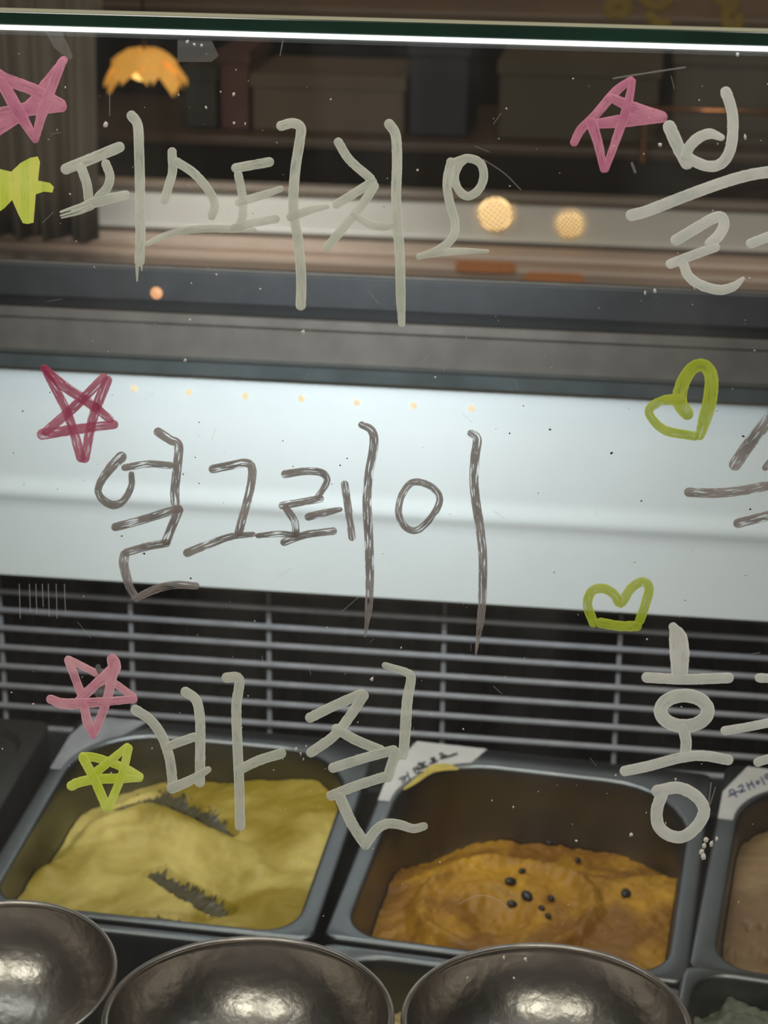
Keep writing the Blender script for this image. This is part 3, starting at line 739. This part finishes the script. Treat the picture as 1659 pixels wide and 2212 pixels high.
# orange gelato with seeds
def h2(x, y):
    u = (x - P2['ox']) / P2['iw']; v = (y - P2['oy']) / P2['id']
    z = -.020 - .024 * smooth(.05, .95, v) - .012 * smooth(-.3, -1, u) + .006 * smooth(.35, .8, u) * smooth(.7, .1, v)
    z -= .010 * smooth(.55, .1, math.hypot((u + .18) / .62, (v + .28) / .55)) 
    z += .006 * smooth(.14, 0, abs(math.hypot((u + .12) / .78, (v + .2) / .72) - .75))
    return z
M['gel2'] = gelato_mat('orange_gelato', (.22, .088, .006), (.56, .280, .012), 21, .9, 240)
G2 = make_gelato('gelato', P2, h2, M['gel2'], 'orange gelato with dark seeds', rough_amp=.0017, rough_scale=190)
M['seed'] = mat('dark_seed', (.012, .008, .007), .35)
sm = None
for px, py, s, rot in [(1103, 1908, 1.2, .5), (1138, 1940, 1.3, -.7), (1128, 1886, .9, 1), (1190, 1944, .9, 2), (1106, 1958, 1.0, .2), (1352, 1934, 1.3, 1.4), (1188, 1824, .8, .3), (1248, 1862, .8, .9), (1170, 1966, .9, 2), (1184, 1982, .8, 2.2)]:
    q = pan_local(P2, px, py)
    # the surface lies below the rim plane: step along the view ray until it is met
    mw = pan_matrix(P2); inv = mw.inverted(); d = (inv.to_3x3() @ ray(px, py)).normalized(); c = inv @ CO
    t = (0 - c.z) / d.z; pt = c + d * t
    for _ in range(200):
        if pt.z <= h2(pt.x, pt.y): break
        pt = pt + d * .0005
    if sm is None:
        bm = bmesh.new(); bmesh.ops.create_icosphere(bm, subdivisions=2, radius=.0021)
        for q_ in bm.verts: q_.co.x *= 1.35; q_.co.z *= .7
        o = from_bm('seed', bm, M['seed'], None, True); sm = o.data
    else: o = link(bpy.data.objects.new('seed', sm))
    o.parent = G2; o.location = (pt.x, pt.y, h2(pt.x, pt.y) + .0012); o.rotation_euler = (.3, .2, rot); o.scale = (s, s, s)
# brown gelato
def h3(x, y):
    u = (x - P3['ox']) / P3['iw']; v = (y - P3['oy']) / P3['id']
    z = -.014 + .010 * math.exp(-((u + .35) / .5) ** 2 - ((v - .3) / .8) ** 2) - .012 * smooth(-.45, -.95, u) * smooth(.2, 1, v) - .006 * smooth(-.4, -1, v)
    z += .0016 * math.sin(14 * math.hypot(u - .3, (v + .2) * .6) + 2 * v) * smooth(-1, -.3, u)
    if v < -.35: z -= .004 * smooth(.25, .5, noise.noise(Vector((u * 22, v * 7, 1))))
    return z
M['gel3'] = gelato_mat('brown_gelato', (.19, .105, .05), (.33, .21, .105), 16, .35, 320)
make_gelato('gelato', P3, h3, M['gel3'], 'brown gelato scraped into curved layers', rough_amp=.0009)
def h6(x, y):
    u = (x - Q3['ox']) / Q3['iw']; v = (y - Q3['oy']) / Q3['id']
    return -.007 + .007 * noise.noise(Vector((x * 60, y * 60, 2))) - .008 * smooth(.7, 1, v) - .008 * smooth(-.75, -1, u)
M['gel6'] = gelato_mat('grey_green_gelato', (.115, .125, .085), (.23, .24, .17), 70, .8, 260)
make_gelato('gelato', Q3, h6, M['gel6'], 'crumbly grey green gelato', rough_amp=.0055, rough_scale=110, n=80)
def h5(x, y):
    u = (x - Q2['ox']) / Q2['iw']
    return -.040 + .012 * math.exp(-((u + .62) / .3) ** 2) + .008 * noise.noise(Vector((x * 90, y * 90, 8)))
M['gel5'] = gelato_mat('yellow_crumb_gelato', (.44, .33, .16), (.66, .53, .20), 60, .7, 260)
make_gelato('gelato', Q2, h5, M['gel5'], 'yellow crumbly gelato behind the right bowls', rough_amp=.006, rough_scale=130, n=80)

# ------------------------------------------------------------------ bowls
def make_bowl(loc, Rr, H, label, tilt=(0, 0)):
    e = empty('metal_bowl', loc, (R(tilt[0]), R(tilt[1]), 0)); tag(e, label, 'bowl', 'dark metal bowls in front of the pans')
    inner = []; K = 26
    for i in range(K + 1):
        a = i / K; rr = Rr * .982 * math.sin(a * math.pi / 2); q = 2.25
        inner.append((rr, H - (H - .0015) * (max(0, 1 - (rr / (Rr * .982)) ** q)) ** (1 / q)))
    outer = [(Rr * .99 * math.sin(i / K * math.pi / 2) + .0002, 0) for i in range(K + 1)]
    outer = [(r_, H - H * (max(0, 1 - (r_ / (Rr * .9925)) ** 2.25)) ** (1 / 2.25)) for r_, _ in outer][::-1]
    def lathe(prof, nm, m, closed=False, seg=96):
        V = []; F = []; n = len(prof)
        for s in range(seg):
            a = 2 * math.pi * s / seg
            for r_, z in prof: V.append((r_ * math.cos(a), r_ * math.sin(a), z))
        for s in range(seg):
            s2 = (s + 1) % seg
            for k in range(n if closed else n - 1):
                k2 = (k + 1) % n; F.append((s * n + k, s2 * n + k, s2 * n + k2, s * n + k2))
        o = mesh(nm, V, F, m, e, True); bm = bmesh.new(); bm.from_mesh(o.data); bmesh.ops.remove_doubles(bm, verts=bm.verts[:], dist=1e-6); bmesh.ops.recalc_face_normals(bm, faces=bm.faces[:]); bm.to_mesh(o.data); bm.free()
        for p in o.data.polygons: p.use_smooth = True
        return o
    lathe(inner + outer, 'bowl_body', M['bowl'])
    rt = .0014
    lathe([(Rr - rt + rt * math.cos(R(t)), H + rt * .9 * math.sin(R(t))) for t in range(0, 360, 30)], 'rolled_rim', M['bowlrim'], True)
    lathe([(Rr * .36, .0012), (Rr * .36, -.0015), (Rr * .40, -.0015), (Rr * .40, .0022)], 'foot_ring', M['bowl'], True, 48)
    return e
def bowl_at(px, py, semi, D, H, label, tilt=(0, 0)):
    """rim centre seen at px, py with half width semi pixels, rim radius D/2"""
    dist = FPX * (D / 2) / semi; c = CO + ray(px, py) * dist
    return make_bowl((c.x, c.y, c.z - H), D / 2, H, label, tilt), c
b2, c2 = bowl_at(537, 2193, 316, .1150, .0458, 'dark metal bowl with a clean rim, middle of the three')
b3, c3 = bowl_at(1180, 2208, 315, .1150, .0430, 'dark metal bowl at the right, below the orange gelato')
b1, c1 = bowl_at(2, 2090, 257, .0975, .0410, 'smaller dark metal bowl cut by the left border', (7, 0))

# ------------------------------------------------------------------ glass
LEAN = R(12)
G0 = CO + ray(CX, CY) * 0.70
GN = Vector((0, -math.cos(LEAN), math.sin(LEAN))); GU = Vector((0, math.sin(LEAN), math.cos(LEAN)))
def on_glass(x, y, h=0.0): return on_plane(x, y, G0, GN) + GN * h
ztop = on_glass(0, 58).z; zbot = CAMZ - .545
TH = .006
fg = tag(empty('front_glass', (0, G0.y, zbot)), 'clear front glass pane of the case covered with marker handwriting', 'glass pane')
finv = Matrix.Translation(-Vector((0, G0.y, zbot)))
def FG(o):
    o.parent = fg; o.matrix_parent_inverse = finv; return o
def gp(z): return G0 + GU * ((z - G0.z) / GU.z)
a, b = gp(zbot), gp(ztop)
V = []
for x in (X0, X1):
    for p in (a, b):
        for k in (0, 1):
            q = p - GN * TH * k; V.append((x, q.y, q.z))
F = [(0, 2, 6, 4), (1, 5, 7, 3), (0, 1, 3, 2), (4, 6, 7, 5), (0, 4, 5, 1), (2, 3, 7, 6)]
FG(mesh('pane', V, F, M['glass']))
# top glass with green front edge
zs0, zs1 = ztop + .0003, 0
yf = b.y - .0035
zs1 = at_y(0, 24, yf).z; zs0 = at_y(0, 54, yf).z
tg = tag(empty('top_glass', (0, yf, zs0)), 'horizontal top glass with green front edge above the writing', 'glass pane')
def TG(o):
    o.parent = tg; o.matrix_parent_inverse = Matrix.Translation((0, -yf, -zs0)); return o
TG(box('pane', X0, X1, yf + .0016, 1.13, zs0, zs1, M['topglass']))
TG(tag(box('front_edge', X0, X1, yf, yf + .0015, zs0, zs1, M['edge'], None, .0004), 'dark green polished edge'))
zs2 = at_y(0, 18, yf).z
TG(extrude_profile('edge_bevel', [(yf, zs1 + .00002), (yf + .0015, zs1 + .00002), (yf + .0025, zs2), (yf + .0012, zs2)], X0, X1, M['edgetop']))
# white light strip under the front edge
zl1 = at_y(0, 53.5, yf + .001).z; zl0 = at_y(0, 63, yf + .001).z
ls = tag(box('light_strip', X0, X1, yf - .0005, yf + .0030, zl0, zl1, M['led'], None, .0003), 'thin bright white light strip under the top glass edge', 'light strip')

words = {}
def W(label, m, strokes, name='handwritten_syllable'):
    strokes = [(p, [q * 1.1 for q in w_] if isinstance(w_, list) else w_ * 1.1) for p, w_ in strokes]
    o = FG(tag(ribbons(name, strokes, on_glass, m, None), label)); return o
# first line of pale grey handwriting
W('pale grey handwritten syllable 피', M['grey'], [([(143, 365), (200, 342), (258, 318)], 22), ([(176, 362), (188, 398), (192, 430)], 19), ([(229, 354), (238, 380), (232, 405), (213, 426)], 18),
    ([(160, 453), (210, 436), (272, 421)], [12, 22, 18]), ([(132, 458), (165, 447), (190, 440)], [5, 8, 9]), ([(132, 466), (165, 456), (195, 445)], [4, 6, 8]), ([(134, 471), (170, 462), (200, 449)], [3, 5, 8]),
    ([(285, 250), (298, 270), (301, 320), (303, 400), (304, 500), (302, 565)], 20), ([(297, 560), (297, 585), (297, 607)], [8, 6, 3]), ([(306, 555), (307, 584)], [6, 3])])
W('pale grey handwritten syllable 스', M['grey'], [([(372, 328), (373, 370), (365, 400), (356, 432)], 18), ([(383, 350), (420, 375), (450, 410), (464, 440), (458, 466)], 18), ([(318, 527), (360, 508), (420, 495), (500, 494), (550, 496)], [10, 14, 16, 16, 10])])
W('pale grey handwritten syllable 타', M['grey'], [([(510, 363), (582, 350)], 19), ([(515, 378), (524, 425), (525, 465), (517, 486)], 17), ([(517, 437), (560, 424), (607, 408)], [17, 17, 12]), ([(507, 492), (545, 482), (595, 473)], 17),
    ([(608, 272), (632, 266), (650, 276), (647, 310), (638, 370), (634, 450), (645, 525), (651, 600), (650, 660)], 20), ([(630, 468), (665, 455), (706, 446)], [20, 17, 11])])
W('pale grey handwritten syllable 치', M['grey'], [([(731, 307), (755, 345), (800, 385)], 18), ([(805, 393), (762, 420), (728, 441)], 18), ([(809, 402), (780, 445), (709, 532)], 18), ([(765, 463), (800, 485), (830, 490), (848, 486)], [14, 16, 16, 13]),
    ([(841, 268), (855, 292), (858, 350), (856, 425), (860, 500), (864, 550), (866, 640), (868, 700)], [20, 20, 20, 20, 20, 20, 19, 14])])
W('pale grey handwritten syllable 오', M['grey'], [([(979, 352), (1010, 342), (1038, 353), (1045, 383), (1033, 411), (1010, 424), (990, 409), (982, 383), (990, 358), (1000, 347)], 17), ([(974, 350), (966, 395), (972, 440), (983, 480), (978, 512), (950, 538), (905, 555)], [18, 18, 18, 17, 18, 17, 12]), ([(906, 553), (980, 543), (1053, 543)], [12, 15, 8])])
# upper right word, cut by the frame
W('pale grey handwritten syllable, upper right, shaped like a 브', M['grey2'], [([(1446, 274), (1464, 315), (1484, 352)], 26), ([(1568, 199), (1578, 228), (1583, 258), (1581, 306), (1571, 338), (1553, 356), (1529, 359), (1503, 350), (1484, 338)], 22),
    ([(1558, 297), (1534, 289), (1510, 297), (1490, 316), (1481, 335)], [14, 21, 22, 22, 20]), ([(1364, 465), (1400, 455), (1480, 424), (1560, 395), (1620, 378), (1672, 370)], 23)])
W('pale grey handwritten letter ㄹ below the stroke at the upper right', M['grey2'], [([(1460, 519), (1500, 495), (1542, 471), (1559, 470), (1564, 486), (1553, 508), (1534, 526)], 22), ([(1545, 534), (1500, 550), (1448, 570)], 19), ([(1476, 570), (1488, 597), (1515, 616), (1554, 626), (1584, 619), (1605, 602)], [19, 20, 20, 20, 18, 8]), ([(1622, 526), (1645, 517), (1680, 504)], 20)])
# second line over the white panel: backlit darkness put into the marker colour
W('grey handwritten syllable 얼 coloured dark as if backlit', M['backlit_grey'], [([(262, 987), (238, 1012), (216, 1045), (215, 1070), (240, 1090), (266, 1083), (284, 1050), (284, 1024)], [22, 19, 15, 15, 17, 15, 13, 12]), ([(270, 1010), (320, 1002), (368, 1005)], 14), ([(342, 933), (368, 950), (386, 962), (383, 1010), (378, 1060), (379, 1086)], 18),
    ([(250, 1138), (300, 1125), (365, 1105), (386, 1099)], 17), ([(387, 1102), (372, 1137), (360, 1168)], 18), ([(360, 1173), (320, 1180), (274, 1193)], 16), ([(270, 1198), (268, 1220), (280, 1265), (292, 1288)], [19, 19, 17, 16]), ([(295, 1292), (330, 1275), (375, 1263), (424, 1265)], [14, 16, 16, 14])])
W('grey handwritten syllable 그 coloured dark as if backlit', M['backlit_grey'], [([(460, 1013), (500, 1005), (532, 1000), (545, 1014), (540, 1060), (525, 1115), (516, 1150)], 17), ([(405, 1194), (450, 1176), (500, 1159), (547, 1154)], [17, 16, 14, 10]), ([(557, 1157), (600, 1153), (635, 1155)], [10, 13, 12])])
W('grey handwritten syllable 레 coloured dark as if backlit', M['backlit_grey'], [([(616, 1024), (660, 1018), (695, 1021), (707, 1037), (697, 1058), (686, 1074)], [16, 15, 15, 14, 12, 12]), ([(692, 1077), (650, 1085), (610, 1092)], 15), ([(618, 1097), (636, 1125), (640, 1152)], 15), ([(614, 1171), (660, 1155), (720, 1147)], 15), ([(667, 1116), (700, 1108), (735, 1100)], [16, 15, 10]), ([(745, 1046), (752, 1095), (761, 1160)], 15),
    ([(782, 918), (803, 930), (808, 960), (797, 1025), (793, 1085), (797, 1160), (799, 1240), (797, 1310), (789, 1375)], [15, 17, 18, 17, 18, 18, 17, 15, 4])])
W('grey handwritten syllable 이 coloured dark as if backlit', M['backlit_grey'], [([(886, 1045), (866, 1075), (862, 1113), (879, 1141), (904, 1144), (934, 1115), (950, 1080), (937, 1055), (909, 1042), (886, 1045)], 14), ([(1018, 936), (1031, 948), (1026, 990), (1024, 1040), (1029, 1090), (1036, 1135), (1043, 1200), (1042, 1290), (1037, 1350), (1027, 1417)], [15, 18, 18, 18, 18, 18, 17, 17, 14, 3])])
W('grey handwritten syllable coloured dark as if backlit, right edge below the green heart', M['backlit_grey'], [([(1588, 1003), (1620, 957), (1672, 892)], 25), ([(1653, 1010), (1672, 985)], 13), ([(1488, 1063), (1544, 1065), (1606, 1059), (1675, 1045)], 19), ([(1594, 1130), (1625, 1122), (1675, 1110)], 19)])
# third line
W('pale grey handwritten syllable 바', M['grey'], [([(293, 1533), (325, 1555), (350, 1590), (367, 1640), (374, 1700)], 20), ([(401, 1494), (424, 1512), (432, 1550), (433, 1600), (432, 1690)], 20), ([(366, 1611), (418, 1592)], 18), ([(372, 1702), (410, 1686), (450, 1662)], [22, 20, 13]),
    ([(490, 1463), (517, 1467), (511, 1525), (513, 1600), (516, 1665), (518, 1720), (519, 1784)], 20), ([(518, 1662), (560, 1642), (608, 1627)], 20)])
W('pale grey handwritten syllable 질', M['grey'], [([(670, 1550), (727, 1522), (780, 1499)], 20), ([(786, 1502), (756, 1547), (722, 1589), (672, 1625)], 20), ([(727, 1574), (769, 1598), (822, 1620)], 20), ([(832, 1437), (878, 1452), (888, 1465), (880, 1513), (876, 1572), (872, 1630)], [13, 16, 19, 21, 22, 20]),
    ([(720, 1658), (790, 1636), (850, 1620)], 20), ([(855, 1625), (838, 1678)], 21), ([(828, 1678), (769, 1697), (716, 1718)], 20), ([(735, 1722), (760, 1777), (789, 1822)], 22), ([(790, 1824), (812, 1793), (834, 1779), (862, 1780), (893, 1789), (916, 1784)], [20, 20, 20, 19, 18, 16])])
th = [2 * math.pi * i / 14 for i in range(15)]
W('white grey handwritten syllable 홍', M['grey2'], [([(1454, 1354), (1464, 1375), (1468, 1412), (1468, 1455)], [18, 36, 40, 32]), ([(1397, 1463), (1480, 1467), (1574, 1464)], 21), ([(1478 + 51 * math.cos(t), 1535 + 33 * math.sin(t)) for t in th[:-1]] + [(1529, 1535)], 27),
    ([(1476, 1575), (1482, 1600), (1480, 1632)], 22), ([(1350, 1665), (1402, 1654), (1471, 1636), (1520, 1632), (1573, 1641)], 21), ([(1420, 1708), (1465, 1701), (1503, 1719), (1521, 1749), (1507, 1782), (1477, 1806), (1447, 1804), (1423, 1784), (1419, 1749), (1432, 1710)], 24)])
W('white grey handwritten stroke ends at the right edge', M['grey2'], [([(1640, 1464), (1680, 1466)], 18), ([(1566, 1578), (1610, 1571), (1680, 1557)], 18), ([(1637, 1646), (1680, 1632)], 18)])
# stars and hearts
W('pink star drawn at the top left', M['pink'], [([(138, 130), (100, 185), (68, 228), (0, 276), (-20, 290)], [16, 26, 28, 26, 24]), ([(-20, 248), (60, 236), (134, 231)], [22, 28, 20]), ([(-20, 150), (10, 170), (75, 195), (130, 226)], 24), ([(5, 178), (40, 240), (77, 302)], [24, 25, 14]), ([(78, 298), (95, 235), (134, 135)], [14, 22, 18])], 'star_drawing')
FG(tag(polygon('star_drawing', [(82, 338), (87, 350), (83, 390), (108, 395), (117, 404), (114, 416), (95, 414), (78, 420), (73, 481), (60, 484), (50, 482), (40, 462), (27, 432), (10, 450), (-25, 474), (-14, 410), (-30, 372), (0, 365), (25, 371), (45, 352), (66, 341)], on_glass, M['lime'], None), 'solid lime green star at the left edge'))
W('pink star at the upper right beside the cut off word', M['pink'], [([(1363, 172), (1330, 198), (1285, 250), (1255, 280), (1240, 308)], [13, 19, 18, 18, 16]), ([(1285, 268), (1340, 262), (1430, 253)], [18, 26, 22]), ([(1322, 212), (1375, 236), (1428, 250)], [18, 26, 20]), ([(1366, 176), (1356, 226), (1335, 290), (1308, 366)], [14, 18, 18, 13]), ([(1278, 266), (1292, 310), (1304, 366)], [22, 19, 14])], 'star_drawing')
W('crimson star on the white panel', M['red'], [([(96, 796), (140, 835), (190, 868), (238, 906)], [16, 20, 20, 16]), ([(92, 938), (160, 928), (246, 917)], [22, 20, 18]), ([(224, 816), (165, 875), (100, 932)], [18, 20, 18]), ([(101, 805), (145, 890), (176, 988)], [16, 18, 20]), ([(232, 822), (202, 900), (184, 990)], [20, 20, 18])], 'star_drawing')
W('soft pink star with a grey smear left of the last line', M['pink2'], [([(148, 1424), (200, 1450), (245, 1474), (288, 1505)], 15), ([(148, 1426), (165, 1470), (180, 1512)], 17), ([(243, 1424), (246, 1445), (205, 1480), (170, 1515)], [22, 28, 19, 19]), ([(248, 1430), (232, 1510), (205, 1580)], [22, 18, 18]), ([(110, 1510), (150, 1520), (290, 1510)], [18, 22, 15]), ([(182, 1522), (190, 1560), (202, 1588)], [17, 20, 14])], 'star_drawing')
W('dark grey smear across the soft pink star', M['smear'], [([(212, 1440), (216, 1480), (214, 1528)], [10, 24, 6])], 'marker_smear')
W('lime green star, last one at the lower left', M['lime'], [([(180, 1634), (205, 1636), (241, 1647), (275, 1662), (302, 1677)], [18, 18, 17, 18, 16]), ([(155, 1697), (170, 1690), (205, 1683), (265, 1681), (302, 1681)], [20, 20, 20, 19, 14]), ([(275, 1612), (241, 1641), (202, 1672)], [14, 17, 18]), ([(180, 1637), (204, 1682), (230, 1742)], 19), ([(278, 1616), (264, 1673), (236, 1742)], 17)], 'star_drawing')
W('green outlined heart on the dark rail, upper right', M['olive'], [([(1484, 893), (1468, 868), (1474, 830), (1494, 797), (1519, 789), (1536, 812), (1534, 860), (1524, 900), (1512, 940)], [26, 30, 27, 25, 25, 27, 28, 27, 20]), ([(1466, 862), (1429, 866), (1403, 884), (1409, 905), (1439, 930), (1500, 942)], [24, 18, 18, 17, 19, 18])], 'heart_drawing')
W('green crown shaped heart at the panel bottom', M['olive'], [([(1282, 1345), (1269, 1305), (1279, 1277), (1304, 1271), (1327, 1284), (1341, 1303), (1362, 1272), (1387, 1256), (1402, 1270), (1394, 1305), (1382, 1340)], 19), ([(1297, 1345), (1340, 1352), (1376, 1352)], 20)], 'heart_drawing')
# tape scraps, scratches and dried crumbs on the glass
FG(tag(polygon('tape_scrap', [(384, 86), (458, 88), (473, 121), (457, 134), (384, 134)], on_glass, M['tape'], None), 'scrap of clear tape'))
FG(tag(polygon('tape_scrap', [(100, 70), (136, 72), (158, 122), (152, 130), (118, 104)], on_glass, M['tape'], None), 'scrap of clear tape'))
scr = []
for x in (42, 64, 78, 92, 105, 122, 140): scr.append(([(x, 1262), (x + 2, 1262 + random.uniform(25, 75))], 3))
scr += [([(1045, 345), (1090, 375), (1125, 410)], 2.5), ([(1365, 353), (1372, 372)], 6), ([(992, 1952), (1030, 1934), (1070, 1940), (1104, 1968)], 3), ([(1325, 170), (1400, 158), (1480, 146)], 4), ([(780, 1285), (740, 1320)], 2), ([(238, 200), (238, 250)], 2.5), ([(612, 88), (606, 120)], 2.5), ([(1536, 1690), (1530, 1740)], 4), ([(1545, 1700), (1534, 1736)], 3)]
for k in range(40):
    x, y = random.uniform(0, 1659), random.uniform(120, 1750); a = random.uniform(0, 6.3); l = random.uniform(10, 45)
    scr.append(([(x, y), (x + l * math.cos(a), y + l * math.sin(a))], random.uniform(1, 2)))
o = ribbons('scratches', scr, on_glass, M['scratch'], None, step=12); FG(tag(o, 'fine scratches and wipe marks', kind='stuff'))
# crumbs: tiny flat flakes
V = []; F = []
spots = [(228, 270, 9), (1593, 118, 8), (1425, 313, 6), (1326, 316, 5), (445, 232, 4), (505, 204, 5), (505, 266, 5), (530, 268, 4), (405, 90, 5), (420, 96, 4), (436, 98, 4), (1610, 296, 8), (902, 368, 5), (1500, 620, 6), (1394, 632, 6), (1414, 628, 6), (655, 718, 10), (400, 778, 5), (411, 692, 5), (1524, 1814, 9), (1521, 1826, 8), (1515, 1840, 8), (1537, 1822, 8), (1548, 1812, 6), (1519, 1850, 9), (650, 1628, 5), (656, 1640, 4), (640, 1618, 5), (662, 1612, 4), (1109, 1743, 4), (1438, 1778, 4), (1110, 2112, 4), (1088, 2068, 6), (1135, 2072, 6), (1010, 2112, 4), (960, 1500, 3), (804, 1467, 7), (1245, 1816, 4), (1364, 1803, 6), (1330, 1675, 4), (1460, 1683, 5)]
for k in range(230): spots.append((random.uniform(0, 1659), random.uniform(110, 2000), random.choice([1.2, 1.5, 1.8, 2.2, 2.6, 3.2])))
darks = [(1188, 928, 6), (1101, 936, 4), (1321, 979, 6), (1605, 942, 6), (1385, 1082, 4), (1620, 1100, 5), (430, 912, 3), (422, 988, 3), (611, 952, 3), (735, 1005, 4), (750, 990, 3), (263, 1158, 4), (312, 1196, 5), (430, 1044, 3), (412, 1249, 5)]
for x, y, s in spots:
    n = 6; b0 = len(V); ph = random.random() * 6; st = random.uniform(.5, 1)
    for k in range(n):
        a = ph + k * 2 * math.pi / n; rr = s * random.uniform(.55, 1.1); V.append(on_glass(x + rr * math.cos(a) * st, y + rr * math.sin(a), .0002))
    V.append(on_glass(x, y, .0006)); F += [(b0 + k, b0 + (k + 1) % n, b0 + n) for k in range(n)]
FG(tag(mesh('crumbs', V, F, M['crumb']), 'dried white paint crumbs', kind='stuff'))
V = []; F = []
for x, y, s in darks:
    n = 6; b0 = len(V)
    for k in range(n):
        a = k * 2 * math.pi / n; rr = s * .5 * random.uniform(.55, 1.2); V.append(on_glass(x + rr * math.cos(a) * 1.3, y + rr * math.sin(a), .0002))
    V.append(on_glass(x, y, .0006)); F += [(b0 + k, b0 + (k + 1) % n, b0 + n) for k in range(n)]
FG(tag(mesh('dark_crumbs', V, F, M['inkblack']), 'dark specks of dirt', kind='stuff'))
